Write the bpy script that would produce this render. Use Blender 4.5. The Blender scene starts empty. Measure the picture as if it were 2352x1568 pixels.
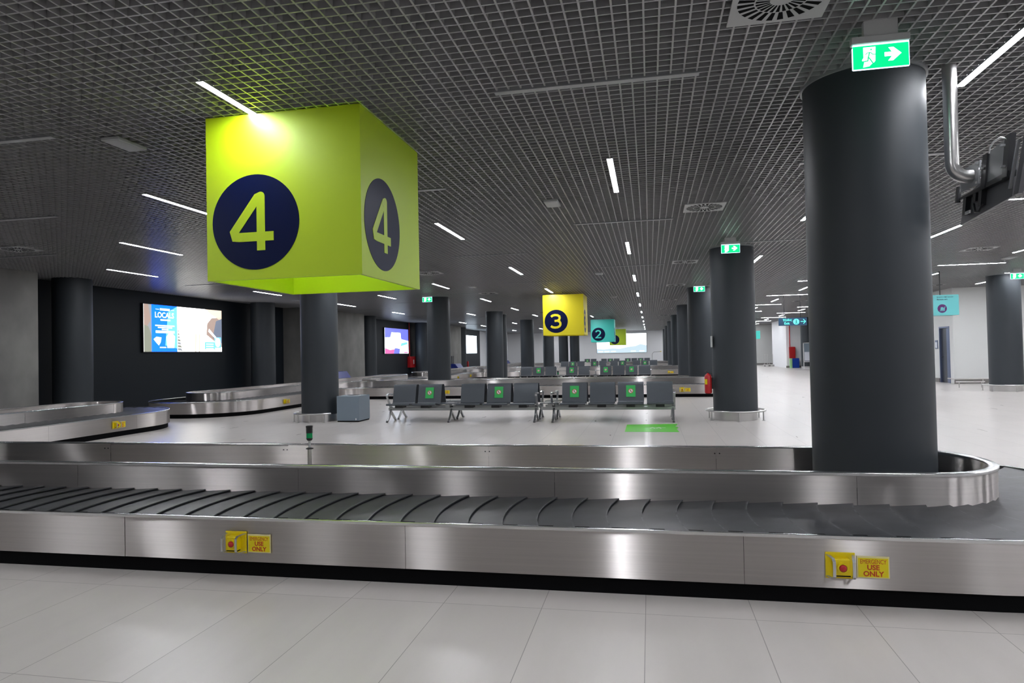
import bpy, bmesh, math, random
from mathutils import Vector, Matrix
random.seed(4)
PI = math.pi
S = bpy.context.scene
COL = S.collection

# ------------------------------------------------------------------ camera, world, exposure
cam_data = bpy.data.cameras.new('camera')
cam = bpy.data.objects.new('camera', cam_data)
COL.objects.link(cam)
PITCH, ROLL, YAW = 0.018, -0.0207, 0.1995
cp, sp = math.cos(PITCH), math.sin(PITCH)
fwd = Vector((-math.sin(YAW) * cp, math.cos(YAW) * cp, sp))
rgt = Vector((math.cos(YAW), math.sin(YAW), 0))
upv = rgt.cross(fwd)
r2 = rgt * math.cos(ROLL) + upv * math.sin(ROLL)
u2 = upv * math.cos(ROLL) - rgt * math.sin(ROLL)
cam.matrix_world = Matrix(((r2.x, u2.x, -fwd.x, 0), (r2.y, u2.y, -fwd.y, 0), (r2.z, u2.z, -fwd.z, 1.5), (0, 0, 0, 1)))
cam_data.sensor_width = 36
cam_data.lens = 1560.0 / 2352 * 36
cam_data.clip_start = 0.05
cam_data.clip_end = 300
S.camera = cam
w = bpy.data.worlds.new('world')
S.world = w
w.use_nodes = True
w.node_tree.nodes['Background'].inputs[0].default_value = (0.5, 0.55, 0.65, 1)
w.node_tree.nodes['Background'].inputs[1].default_value = 0.0
S.view_settings.view_transform = 'Standard'
S.view_settings.look = 'None'
S.view_settings.exposure = 0.0
S.view_settings.gamma = 1.0
S.view_settings.use_curve_mapping = False
LED = 142.0          # brightness of the ceiling strip lights
H = 3.68             # underside of the open-cell ceiling

# ------------------------------------------------------------------ materials
def mat(name, col, rough=0.5, metal=0.0, emit=None, es=0.0, spec=None, bump=None, noise=None, aniso=None):
    m = bpy.data.materials.new(name)
    m.use_nodes = True
    nt = m.node_tree
    b = nt.nodes['Principled BSDF']
    b.inputs['Base Color'].default_value = (*col, 1)
    b.inputs['Roughness'].default_value = rough
    b.inputs['Metallic'].default_value = metal
    if spec is not None: b.inputs['Specular IOR Level'].default_value = spec
    if emit:
        b.inputs['Emission Color'].default_value = (*emit, 1)
        b.inputs['Emission Strength'].default_value = es
    tc = None
    if bump or noise:
        tc = nt.nodes.new('ShaderNodeTexCoord')
    if noise:       # (scale vector, amount, detail) multiplies the colour a little
        mp = nt.nodes.new('ShaderNodeMapping'); mp.inputs['Scale'].default_value = noise[0]
        n = nt.nodes.new('ShaderNodeTexNoise'); n.inputs['Scale'].default_value = 1; n.inputs['Detail'].default_value = noise[2]
        r = nt.nodes.new('ShaderNodeMapRange')
        r.inputs['From Min'].default_value = 0.3; r.inputs['From Max'].default_value = 0.7
        r.inputs['To Min'].default_value = 1 - noise[1]; r.inputs['To Max'].default_value = 1 + noise[1]
        mx = nt.nodes.new('ShaderNodeVectorMath'); mx.operation = 'SCALE'; mx.inputs[0].default_value = col
        nt.links.new(tc.outputs['Object'], mp.inputs['Vector']); nt.links.new(mp.outputs[0], n.inputs['Vector'])
        nt.links.new(n.outputs[0], r.inputs['Value']); nt.links.new(r.outputs[0], mx.inputs['Scale'])
        nt.links.new(mx.outputs[0], b.inputs['Base Color'])
    if bump:        # (scale vector, strength, distance)
        mp = nt.nodes.new('ShaderNodeMapping'); mp.inputs['Scale'].default_value = bump[0]
        n = nt.nodes.new('ShaderNodeTexNoise'); n.inputs['Scale'].default_value = 1; n.inputs['Detail'].default_value = 2
        bp = nt.nodes.new('ShaderNodeBump'); bp.inputs['Strength'].default_value = bump[1]; bp.inputs['Distance'].default_value = bump[2]
        nt.links.new(tc.outputs['Object'], mp.inputs['Vector']); nt.links.new(mp.outputs[0], n.inputs['Vector'])
        nt.links.new(n.outputs[0], bp.inputs['Height']); nt.links.new(bp.outputs[0], b.inputs['Normal'])
    if aniso:
        t = nt.nodes.new('ShaderNodeTangent'); t.direction_type = 'RADIAL'; t.axis = 'Z'
        b.inputs['Anisotropic'].default_value = aniso[0]; b.inputs['Anisotropic Rotation'].default_value = aniso[1]
        nt.links.new(t.outputs[0], b.inputs['Tangent'])
    return m

M = {}
M['led'] = mat('led_diffuser', (1, 1, 1), 0.5, emit=(0.93, 0.95, 1.0), es=LED)
M['led_off'] = mat('unlit_diffuser', (0.42, 0.43, 0.44), 0.4)
M['housing'] = mat('light_housing', (0.32, 0.33, 0.34), 0.4, 0.3)
M['grid'] = mat('ceiling_grid', (0.34, 0.34, 0.345), 0.30, 0.2, spec=0.7)
M['plenum'] = mat('plenum_black', (0.012, 0.012, 0.014), 0.9)
M['column'] = mat('column_paint', (0.032, 0.038, 0.044), 0.52, spec=0.35, noise=((2, 2, 1), 0.05, 3))
M['darkwall'] = mat('dark_wall_paint', (0.0085, 0.0125, 0.017), 0.5, spec=0.25)
M['concrete'] = mat('fair_faced_concrete', (0.20, 0.195, 0.185), 0.75, noise=((1.3, 1.3, 1.0), 0.22, 7))
M['white'] = mat('white_wall_paint', (0.80, 0.81, 0.83), 0.6)
M['white2'] = mat('pale_wall_panel', (0.66, 0.67, 0.66), 0.6)
M['backwall'] = mat('grey_wall_paint', (0.16, 0.16, 0.165), 0.7)
M['steel'] = mat('brushed_steel', (0.60, 0.585, 0.57), 0.30, 1.0, bump=((1.2, 1.2, 420), 0.6, 0.002), noise=((0.7, 0.7, 60), 0.04, 2), aniso=(1.0, 0.25))
def steel_mat():
    m = mat('brushed_steel', (0.6, 0.585, 0.57), 0.35, 1.0)
    nt = m.node_tree; out = nt.nodes['Material Output']
    g1 = nt.nodes.new('ShaderNodeBsdfAnisotropic'); g1.distribution = 'GGX'
    g1.inputs['Roughness'].default_value = 0.35; g1.inputs['Anisotropy'].default_value = 0.83; g1.inputs['Rotation'].default_value = 0.0
    g2 = nt.nodes.new('ShaderNodeBsdfAnisotropic'); g2.distribution = 'GGX'
    g2.inputs['Roughness'].default_value = 0.42; g2.inputs['Anisotropy'].default_value = 0.35; g2.inputs['Rotation'].default_value = 0.0
    t = nt.nodes.new('ShaderNodeTangent'); t.direction_type = 'RADIAL'; t.axis = 'Z'
    tc = nt.nodes.new('ShaderNodeTexCoord'); mp = nt.nodes.new('ShaderNodeMapping'); mp.inputs['Scale'].default_value = (0.9, 0.9, 70)
    n = nt.nodes.new('ShaderNodeTexNoise'); n.inputs['Scale'].default_value = 1; n.inputs['Detail'].default_value = 3
    r = nt.nodes.new('ShaderNodeMapRange'); r.inputs['To Min'].default_value = 0.90; r.inputs['To Max'].default_value = 1.08
    sc = nt.nodes.new('ShaderNodeVectorMath'); sc.operation = 'SCALE'; sc.inputs[0].default_value = (0.76, 0.715, 0.69)
    nt.links.new(tc.outputs['Object'], mp.inputs[0]); nt.links.new(mp.outputs[0], n.inputs['Vector']); nt.links.new(n.outputs[0], r.inputs['Value']); nt.links.new(r.outputs[0], sc.inputs['Scale'])
    mx = nt.nodes.new('ShaderNodeMixShader'); mx.inputs[0].default_value = 0.25
    for g_ in (g1, g2): nt.links.new(t.outputs[0], g_.inputs['Tangent']); nt.links.new(sc.outputs[0], g_.inputs['Color'])
    nt.links.new(g1.outputs[0], mx.inputs[1]); nt.links.new(g2.outputs[0], mx.inputs[2]); nt.links.new(mx.outputs[0], out.inputs['Surface'])
    return m
M['steel'] = steel_mat()
M['rim'] = mat('polished_rim', (0.70, 0.71, 0.71), 0.22, 1.0)
M['steel2'] = mat('satin_steel', (0.62, 0.61, 0.60), 0.28, 1.0)
M['rubber'] = mat('belt_rubber', (0.030, 0.032, 0.036), 0.42, spec=0.6, noise=((7, 7, 7), 0.35, 5))
M['rubber_worn'] = mat('worn_rubber_edge', (0.085, 0.088, 0.092), 0.5, noise=((14, 14, 14), 0.5, 3))
M['display_grey'] = mat('display_casing', (0.10, 0.10, 0.11), 0.4)
M['black'] = mat('plinth_black', (0.003, 0.003, 0.0035), 0.8, spec=0.1)
M['blackp'] = mat('black_plastic', (0.012, 0.012, 0.014), 0.35)
M['seat'] = mat('perforated_seat', (0.080, 0.090, 0.104), 0.42, 0.3)
M['alu'] = mat('cast_aluminium', (0.62, 0.63, 0.64), 0.3, 1.0)
M['beam'] = mat('bench_beam', (0.40, 0.42, 0.42), 0.35, 0.8)
M['yellow'] = mat('signal_yellow', (0.78, 0.60, 0.0), 0.4)
M['yellow2'] = mat('sign_yellow', (0.74, 0.62, 0.0), 0.4)
M['red'] = mat('signal_red', (0.45, 0.012, 0.015), 0.35)
M['redtext'] = mat('red_lettering', (0.48, 0.05, 0.01), 0.5)
M['margin'] = mat('sign_margin', (0.72, 0.64, 0.32), 0.4)
M['lime'] = mat('lime_panel', (0.47, 0.66, 0.002), 0.46, spec=0.7)
M['yellow_cube'] = mat('yellow_panel', (0.80, 0.68, 0.0), 0.46, spec=0.7)
M['teal_cube'] = mat('turquoise_panel', (0.045, 0.62, 0.53), 0.46, spec=0.7)
M['navy'] = mat('navy_disc', (0.002, 0.006, 0.040), 0.4, spec=0.15)
M['navy2'] = mat('navy_board', (0.010, 0.040, 0.085), 0.4, emit=(0.01, 0.05, 0.11), es=0.35)
M['teal_lit'] = mat('lit_turquoise', (0.1, 0.7, 0.6), 0.4, emit=(0.10, 0.80, 0.68), es=1.0)
M['cyan_board'] = mat('cyan_board', (0.12, 0.45, 0.46), 0.4)
M['purple'] = mat('purple_disc', (0.07, 0.005, 0.10), 0.4)
M['darktext'] = mat('dark_lettering', (0.02, 0.05, 0.07), 0.5)
M['exit_green'] = mat('exit_green', (0.0, 0.4, 0.15), 0.4, emit=(0.0, 0.72, 0.24), es=1.25)
M['exit_white'] = mat('exit_white', (0.9, 0.9, 0.9), 0.4, emit=(0.9, 1.0, 0.97), es=2.2)
M['exit_edge'] = mat('exit_edge', (0.5, 0.8, 0.9), 0.2, emit=(0.6, 0.85, 1.0), es=3.0)
M['lightgrey'] = mat('light_grey_plastic', (0.45, 0.46, 0.46), 0.45)
M['cabinet'] = mat('blue_grey_laminate', (0.20, 0.25, 0.30), 0.45)
M['sticker'] = mat('green_sticker', (0.035, 0.46, 0.10), 0.45)
M['green'] = mat('green_floor_marking', (0.10, 0.55, 0.025), 0.4)
M['stickw'] = mat('sticker_white', (0.8, 0.8, 0.8), 0.5)
M['stickr'] = mat('sticker_red', (0.6, 0.03, 0.02), 0.5)
M['lens'] = mat('green_lens', (0.0, 0.12, 0.04), 0.2, emit=(0.0, 0.18, 0.05), es=0.35)
M['blue'] = mat('blue_panel', (0.006, 0.02, 0.20), 0.4)
M['blue2'] = mat('blue_bin', (0.0, 0.04, 0.33), 0.4)
M['palegreen'] = mat('pale_green', (0.35, 0.65, 0.30), 0.5)
M['doorm'] = mat('dark_door', (0.03, 0.035, 0.045), 0.3, spec=0.6)
M['bluesteel'] = mat('blue_steel', (0.18, 0.22, 0.34), 0.3, 0.8)
M['base'] = mat('grey_skirting', (0.20, 0.19, 0.18), 0.5)
M['paper'] = mat('white_paper', (0.75, 0.78, 0.85), 0.6)

# screen pictures
def em(name, c, s): return mat(name, (0.01, 0.01, 0.01), 0.3, emit=c, es=s)
M['s_white'] = em('screen_white', (1.0, 0.98, 0.95), 5.0)
M['s_warm'] = em('screen_warm', (1.0, 0.80, 0.62), 1.3)
M['s_grey'] = em('screen_grey', (0.42, 0.45, 0.50), 1.0)
M['s_dim'] = em('screen_dim', (0.22, 0.26, 0.36), 1.0)
M['s_blue'] = em('screen_blue', (0.0, 0.06, 0.80), 5.5)
M['s_cyan'] = em('screen_cyan', (0.22, 0.72, 1.0), 1.3)
M['s_ice'] = em('screen_ice', (0.62, 0.82, 1.0), 1.5)
M['s_viol'] = em('screen_violet', (0.16, 0.18, 0.80), 1.4)
M['s_pink'] = em('screen_pink', (1.0, 0.16, 0.50), 1.1)
M['s_mist'] = em('screen_mist', (0.66, 0.84, 0.95), 1.0)
M['s_far'] = em('screen_far', (0.85, 0.93, 1.0), 3.0)
M['s_olive'] = em('screen_olive', (0.36, 0.38, 0.30), 1.0)
M['s_brown'] = em('screen_brown', (0.55, 0.40, 0.34), 1.0)
M['s_cool'] = em('screen_cool', (0.72, 0.86, 1.0), 7.0)
M['s_label'] = em('screen_label', (0.95, 0.98, 1.0), 2.0)

# floor: large porcelain slabs with fine joints
def floor_mat():
    m = mat('porcelain_floor', (0.47, 0.45, 0.44), 0.3, spec=0.35)
    nt = m.node_tree; b = nt.nodes['Principled BSDF']
    tc = nt.nodes.new('ShaderNodeTexCoord')
    sep = nt.nodes.new('ShaderNodeSeparateXYZ'); nt.links.new(tc.outputs['Object'], sep.inputs[0])
    def math_(op, a, bb=None, cc=None):
        n = nt.nodes.new('ShaderNodeMath'); n.operation = op
        for i, v in enumerate((a, bb, cc)):
            if v is None: continue
            if isinstance(v, (int, float)): n.inputs[i].default_value = v
            else: nt.links.new(v, n.inputs[i])
        return n.outputs[0]
    x = math_('DIVIDE', math_('ADD', sep.outputs[0], 0.058 + 60), 0.6)
    y = math_('DIVIDE', math_('ADD', sep.outputs[1], 12.83), 1.2)
    fx, fy = math_('FRACT', x), math_('FRACT', y)
    dx = math_('MULTIPLY', math_('MINIMUM', fx, math_('SUBTRACT', 1.0, fx)), 0.6)
    dy = math_('MULTIPLY', math_('MINIMUM', fy, math_('SUBTRACT', 1.0, fy)), 1.2)
    joint = math_('LESS_THAN', math_('MINIMUM', dx, dy), 0.0022)
    ix, iy = math_('FLOOR', x), math_('FLOOR', y)
    comb = nt.nodes.new('ShaderNodeCombineXYZ'); nt.links.new(ix, comb.inputs[0]); nt.links.new(iy, comb.inputs[1])
    wn = nt.nodes.new('ShaderNodeTexWhiteNoise'); wn.noise_dimensions = '2D'; nt.links.new(comb.outputs[0], wn.inputs['Vector'])
    mp = nt.nodes.new('ShaderNodeMapping'); mp.inputs['Scale'].default_value = (5, 0.9, 1)
    ns = nt.nodes.new('ShaderNodeTexNoise'); ns.inputs['Scale'].default_value = 1.3; ns.inputs['Detail'].default_value = 6
    nt.links.new(tc.outputs['Object'], mp.inputs[0]); nt.links.new(mp.outputs[0], ns.inputs['Vector'])
    k = math_('ADD', math_('MULTIPLY', wn.outputs['Value'], 0.05), math_('MULTIPLY', ns.outputs[0], 0.16))
    k = math_('ADD', k, 0.90)
    k = math_('MULTIPLY', k, math_('SUBTRACT', 1.0, math_('MULTIPLY', joint, 0.5)))
    sc = nt.nodes.new('ShaderNodeVectorMath'); sc.operation = 'SCALE'; sc.inputs[0].default_value = (0.56, 0.525, 0.50)
    nt.links.new(k, sc.inputs['Scale']); nt.links.new(sc.outputs[0], b.inputs['Base Color'])
    nt.links.new(math_('ADD', math_('MULTIPLY', ns.outputs[0], 0.12), 0.24), b.inputs['Roughness'])
    return m
M['floor'] = floor_mat()

# ------------------------------------------------------------------ mesh helpers
class MB:
    def __init__(self): self.v = []; self.f = []; self.m = []; self.cur = 0; self.lift = 0.0
    def add(self, vs, fs):
        o = len(self.v); self.v += [tuple(p) for p in vs]
        for f in fs: self.f.append([i + o for i in f]); self.m.append(self.cur)
        return self
    def box(self, x0, y0, z0, x1, y1, z1):
        return self.add([(x0, y0, z0), (x1, y0, z0), (x1, y1, z0), (x0, y1, z0), (x0, y0, z1), (x1, y0, z1), (x1, y1, z1), (x0, y1, z1)],
                        [(0, 3, 2, 1), (4, 5, 6, 7), (0, 1, 5, 4), (1, 2, 6, 5), (2, 3, 7, 6), (3, 0, 4, 7)])
    def rbox(self, x0, y0, z0, x1, y1, z1, b=0.01):
        # box with chamfered edges all round
        bm = bmesh.new(); bmesh.ops.create_cube(bm, size=1)
        for v in bm.verts:
            v.co = Vector(((x0 + x1) / 2 + v.co.x * (x1 - x0), (y0 + y1) / 2 + v.co.y * (y1 - y0), (z0 + z1) / 2 + v.co.z * (z1 - z0)))
        bmesh.ops.bevel(bm, geom=bm.edges[:], offset=b, segments=2, affect='EDGES', profile=0.6)
        bm.verts.ensure_lookup_table(); bm.verts.index_update()
        self.add([v.co[:] for v in bm.verts], [[v.index for v in f.verts] for f in bm.faces]); bm.free(); return self
    def lathe(self, cx, cy, prof, n=48, cap=True):
        # prof: list of (r, z) from bottom to top
        vs = []; fs = []
        for r, z in prof:
            for i in range(n):
                a = 2 * PI * i / n; vs.append((cx + r * math.cos(a), cy + r * math.sin(a), z))
        for j in range(len(prof) - 1):
            for i in range(n):
                k = (i + 1) % n; fs.append((j * n + i, j * n + k, (j + 1) * n + k, (j + 1) * n + i))
        if cap:
            fs.append(tuple(range(n - 1, -1, -1))); fs.append(tuple((len(prof) - 1) * n + i for i in range(n)))
        return self.add(vs, fs)
    def tube(self, pts, r, n=12, closed=False, cap=True):
        P = [Vector(p) for p in pts]; N = len(P); vs = []; fs = []
        rr = r if isinstance(r, (list, tuple)) else [r] * N
        ref = None
        for i in range(N):
            if closed: t = (P[(i + 1) % N] - P[i - 1])
            else: t = P[min(i + 1, N - 1)] - P[max(i - 1, 0)]
            t.normalize()
            if ref is None: ref = Vector((0, 0, 1)) if abs(t.z) < 0.9 else Vector((0, 1, 0))
            a = (ref - t * ref.dot(t)).normalized(); b = t.cross(a); ref = a
            for k in range(n):
                an = 2 * PI * k / n; vs.append(P[i] + (a * math.cos(an) + b * math.sin(an)) * rr[i])
        for i in range(N if closed else N - 1):
            j = (i + 1) % N
            for k in range(n):
                l = (k + 1) % n; fs.append((i * n + k, i * n + l, j * n + l, j * n + k))
        if cap and not closed:
            fs.append(tuple(range(n - 1, -1, -1))); fs.append(tuple((N - 1) * n + k for k in range(n)))
        return self.add(vs, fs)
    def sweep_rect(self, pts, w, t, side):
        # flat bar of width w (along 'side') and thickness t following pts
        P = [Vector(p) for p in pts]; s = Vector(side).normalized(); vs = []; fs = []
        N = len(P)
        for i in range(N):
            d = (P[min(i + 1, N - 1)] - P[max(i - 1, 0)]).normalized(); nn = d.cross(s).normalized()
            for a, b in ((-1, -1), (1, -1), (1, 1), (-1, 1)): vs.append(P[i] + s * (a * w / 2) + nn * (b * t / 2))
        for i in range(N - 1):
            for k in range(4):
                l = (k + 1) % 4; fs.append((i * 4 + k, i * 4 + l, (i + 1) * 4 + l, (i + 1) * 4 + k))
        fs.append((3, 2, 1, 0)); fs.append(tuple((N - 1) * 4 + k for k in range(4)))
        return self.add(vs, fs)
    def poly(self, pts, o, u, v, t=0.002):
        # polygon in the plane (o,u,v), thickness t towards u x v
        o, u, v = Vector(o), Vector(u), Vector(v); nrm = u.cross(v).normalized(); n = len(pts)
        a = [o + u * p[0] + v * p[1] for p in pts]; b = [p + nrm * t for p in a]
        fs = [tuple(range(n - 1, -1, -1)), tuple(range(n, 2 * n))] + [(i, (i + 1) % n, (i + 1) % n + n, i + n) for i in range(n)]
        return self.add(a + b, fs)
    def disc(self, o, u, v, c, r, t=0.002, n=48):
        return self.poly([(c[0] + r * math.cos(2 * PI * i / n), c[1] + r * math.sin(2 * PI * i / n)) for i in range(n)], o, u, v, t)
    def ring(self, o, u, v, c, r0, r1, t=0.002, n=40):
        for i in range(n):
            a, b = 2 * PI * i / n, 2 * PI * (i + 1) / n
            self.poly([(c[0] + r0 * math.cos(a), c[1] + r0 * math.sin(a)), (c[0] + r1 * math.cos(a), c[1] + r1 * math.sin(a)),
                       (c[0] + r1 * math.cos(b), c[1] + r1 * math.sin(b)), (c[0] + r0 * math.cos(b), c[1] + r0 * math.sin(b))], o, u, v, t)
        return self
    def stroke(self, pts, wd, o, u, v, t=0.002, round_start=True, round_end=True):
        self.lift += .00025; t += self.lift
        # one continuous ribbon with mitred joints and optional round ends
        n = len(pts); L = []; R = []
        for i in range(n):
            if i == 0: d = (pts[1][0] - pts[0][0], pts[1][1] - pts[0][1]); k = 1
            elif i == n - 1: d = (pts[-1][0] - pts[-2][0], pts[-1][1] - pts[-2][1]); k = 1
            else:
                a = Vector((pts[i][0] - pts[i - 1][0], pts[i][1] - pts[i - 1][1])).normalized()
                b = Vector((pts[i + 1][0] - pts[i][0], pts[i + 1][1] - pts[i][1])).normalized()
                d = a + b
                k = 1 / max(0.5, math.cos(a.angle(b) / 2)) if a.length and b.length else 1
            l = math.hypot(*d) or 1; nx, ny = -d[1] / l * wd / 2 * k, d[0] / l * wd / 2 * k
            L.append((pts[i][0] + nx, pts[i][1] + ny)); R.append((pts[i][0] - nx, pts[i][1] - ny))
        self.poly(R + L[::-1], o, u, v, t)
        if round_start: self.disc(o, u, v, pts[0], wd / 2, t + .00008, 20)
        if round_end: self.disc(o, u, v, pts[-1], wd / 2, t + .00015, 20)
        return self
    def build(self, name, material, parent=None, smooth=None, loc=None):
        me = bpy.data.meshes.new(name); me.from_pydata(self.v, [], self.f)
        mats = material if isinstance(material, (list, tuple)) else [material]
        for mm in mats: me.materials.append(M[mm])
        if len(mats) > 1: me.polygons.foreach_set('material_index', self.m)
        if smooth:
            me.polygons.foreach_set('use_smooth', [True] * len(me.polygons))
            me.update(); me.set_sharp_from_angle(angle=math.radians(smooth))
        me.update()
        o = bpy.data.objects.new(name, me); COL.objects.link(o)
        if parent: o.parent = parent
        if loc: o.location = loc
        return o

def tag(o, label=None, cat=None, group=None, kind=None):
    if label: o['label'] = label
    if cat: o['category'] = cat
    if group: o['group'] = group
    if kind: o['kind'] = kind
    return o
def thing(name, label, cat, loc=(0, 0, 0), rz=0.0, group=None):
    o = bpy.data.objects.new(name, None); COL.objects.link(o); o.empty_display_size = 0.1
    o.location = loc; o.rotation_euler = (0, 0, rz)
    return tag(o, label, cat, group)
def children_of(o): return [x for x in bpy.data.objects if x.parent == o]
def copy_tree(o, loc, rz, label, group=None, parent=None):
    def rec(a, p):
        c = a.copy(); COL.objects.link(c)
        if p: c.parent = p
        for ch in children_of(a): rec(ch, c)
        return c
    kids = children_of(o)
    c = o.copy(); COL.objects.link(c); c.location = loc; c.rotation_euler = (0, 0, rz)
    for ch in kids: rec(ch, c)
    c['label'] = label
    if group: c['group'] = group
    return c

_dg = None
def text(s, size, mat_name, name, parent, o, u, v, t=0.002, align='CENTER', xs=1.0, bold=0.0):
    cu = bpy.data.curves.new('lettering', 'FONT'); cu.body = s; cu.size = size; cu.extrude = t / 2; cu.align_x = align
    cu.offset = bold; cu.resolution_u = 3
    ob = bpy.data.objects.new('lettering_tmp', cu); COL.objects.link(ob)
    me = bpy.data.meshes.new_from_object(ob, depsgraph=bpy.context.evaluated_depsgraph_get())
    bpy.data.objects.remove(ob); bpy.data.curves.remove(cu)
    o, u, v = Vector(o), Vector(u), Vector(v); n = u.cross(v)
    for vt in me.vertices:
        c = vt.co; vt.co = o + u * (c.x * xs) + v * c.y + n * (c.z + t / 2)
    me.materials.clear(); me.materials.append(M[mat_name]); me.update()
    r = bpy.data.objects.new(name, me); COL.objects.link(r); r.parent = parent
    return r
X_, Y_, Z_ = (1, 0, 0), (0, 1, 0), (0, 0, 1)
NEG = (-1, 0, 0)

# ------------------------------------------------------------------ the hall
WL, WR = -15.5, 24.0      # side walls
YB, YF = -7.0, 73.6       # back and far walls
def struct(name, mb, m, smooth=None): return tag(mb.build(name, m, smooth=smooth), kind='structure')
struct('floor', MB().box(WL - .3, YB - .3, -0.2, WR + .3, YF + .3, 0.0), 'floor')
struct('wall_left', MB().box(WL - .3, YB, 0, WL, 53.0 + 8.5, 4.4), 'darkwall')
struct('wall_left_far', MB().box(WL - .3, 61.5, 0, WL, YF + .3, 4.4), 'white')
struct('wall_far', MB().box(WL, YF, 0, WR, YF + .3, 4.4), 'white')
struct('wall_back', MB().box(WL, YB - .3, 0, WR, YB, 4.4), 'backwall')
struct('wall_right', MB().box(WR, YB, 0, WR + .3, YF, 4.4), 'white2')
struct('ceiling_slab', MB().box(WL - .3, YB - .3, 4.4, WR + .3, YF + .3, 4.6), 'plenum')

# open-cell ceiling: thin upright fins in both directions, 100 mm cells
g = MB(); ft = 0.0065
CELL = 0.1
x = WL
nx0 = int(math.ceil((WL + 0.02) / CELL)); nx1 = int((WR - 0.02) / CELL)
for i in range(nx0, nx1 + 1):
    xx = i * CELL + 0.013
    g.box(xx - ft, YB, H, xx + ft, YF, H + 0.05)
for j in range(int(YB / CELL) + 1, int(YF / CELL)):
    yy = j * CELL
    g.box(WL, yy - ft, H + 0.0004, WR, yy + ft, H + 0.0496)
struct('ceiling', g, 'grid')

# side piers of bare concrete with the baggage openings (each 18.3 m apart)
def pier(y0, y1, op, n, m='concrete'):
    b = MB(); xf = -14.3
    if op:
        a, c, z0, z1 = op
        b.box(WL, y0, 0, xf, a, 4.3).box(WL, c, 0, xf, y1, 4.3).box(WL, a, z1, xf, c, 4.3).box(WL, a, 0, xf, c, z0)
        b.cur = 1; b.box(WL + .02, a, z0, WL + .1, c, z1)
    else: b.box(WL, y0, 0, xf, y1, 4.3)
    struct('wall_pier_%d' % n, b, [m, 'plenum'])
pier(-1.0, 3.6, None, 0)
pier(8.0, 13.65, (8.6, 10.6, 0.45, 1.4), 1)
pier(26.8, 32.6, (27.3, 29.5, 0.45, 1.42), 2)
pier(46.0, 50.8, (46.6, 48.7, 0.45, 1.42), 3)
pier(63.6, 68.2, (64.0, 66.0, 0.45, 1.42), 4, 'white')

# right-hand walls
b = MB().box(11.45, 28.95, 0, WR, 29.15, 4.3)
b.box(11.45, 29.15, 0, 11.6, 29.30, 4.3).box(11.45, 30.2, 0, 11.6, 47.5, 4.3).box(11.45, 29.3, 2.2, 11.6, 30.2, 4.3)
struct('wall_right_front', b, 'white2')
struct('baseboard_right', MB().box(11.43, 28.9, 0, WR, 28.95, 0.16).box(11.41, 30.25, 0, 11.45, 47.5, 0.16), 'base')
struct('wall_right_block', MB().box(10.15, 54.5, 0, 12.0, 60.5, 4.3), 'white')
struct('wall_right_far', MB().box(8.6, 66.0, 0, 12.4, 66.2, 4.3), 'white2')
struct('baseboard_far', MB().box(10.1, 54.44, 0, 12.0, 54.5, 0.16).box(8.6, 65.94, 0, 12.4, 66.0, 0.16), 'base')

d = tag(MB().box(11.5, 29.34, 0, 11.55, 30.16, 2.16).build('door_1', 'doorm'), kind='structure')
MB().box(11.43, 29.28, 2.16, 11.62, 30.22, 2.22).box(11.43, 29.28, 0, 11.62, 29.34, 2.16).box(11.43, 30.16, 0, 11.62, 30.22, 2.16).build('door_frame', 'bluesteel', d)
MB().box(11.485, 29.36, 0.0, 11.5, 29.66, 2.14).build('door_leaf_panel', 'bluesteel', d)
MB().tube([(11.5, 30.05, 1.02), (11.44, 30.05, 1.02), (11.44, 29.93, 1.02)], 0.011, 8).build('door_handle', 'blackp', d)
n_ = thing('notice_plate', 'small blue-framed notice plate on the white wall left of the dark door', 'notice', (11.45, 30.5, 1.35))
MB().box(-0.02, -0.12, 0.0, 0, 0.12, 0.34).build('frame', 'bluesteel', n_)
MB().box(-0.024, -0.09, 0.03, -0.02, 0.09, 0.26).build('paper_sheet', 'paper', n_)

# ------------------------------------------------------------------ columns
R = 0.455
def column(label, x, y, base=True, rail=False, cat='column', group='round grey columns', gap=None, kind_top=True):
    R = 0.432 if -9 < x < 0 else 0.455
    t = thing('column', label, cat, (x, y, 0), 0, group)
    z0 = 0.17 if base else 0.0
    MB().lathe(0, 0, [(R, z0), (R, 3.72)], 64).build('shaft', 'column', t, 40)
    if base: MB().lathe(0, 0, [(R - .012, 0), (R - .012, 0.17)], 64).build('steel_base', 'steel2', t, 40)
    if kind_top:
        c = MB(); n = 64
        c.lathe(0, 0, [(R + .002, H - .02), (R + .018, H - .02), (R + .018, H + .05), (R + .002, H + .05)], n, cap=False)
        c.build('ceiling_collar', 'housing', t, 40)
    return t
def bumper(label, x, y, r=0.62, a0=0, a1=2 * PI, group='bumper rails around columns'):
    t = thing('bumper_rail', label, 'rail', (x, y, 0), 0, group)
    n = 56; full = (a1 - a0) > 6.2
    pts = [(r * math.cos(a0 + (a1 - a0) * i / n), r * math.sin(a0 + (a1 - a0) * i / n), 0.2) for i in range(n if full else n + 1)]
    MB().tube(pts, 0.021, 12, closed=full).build('ring', 'steel2', t, 60)
    for k in range(6):
        a = a0 + (a1 - a0) * (k + 0.5) / 6
        MB().tube([(r * math.cos(a), r * math.sin(a), 0), (r * math.cos(a), r * math.sin(a), 0.2)], 0.015, 10).lathe(r * math.cos(a), r * math.sin(a), [(0.035, 0), (0.035, 0.006)], 16).build('post', 'steel2', t, 40)
    return t
XR, XL, XR2 = 1.776, -7.73, 11.07
ordn = ['nearest', 'second', 'third', 'fourth', 'fifth', 'sixth', 'seventh', 'eighth', 'ninth', 'tenth', 'eleventh', 'twelfth', 'thirteenth', 'fourteenth', 'fifteenth']
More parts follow.
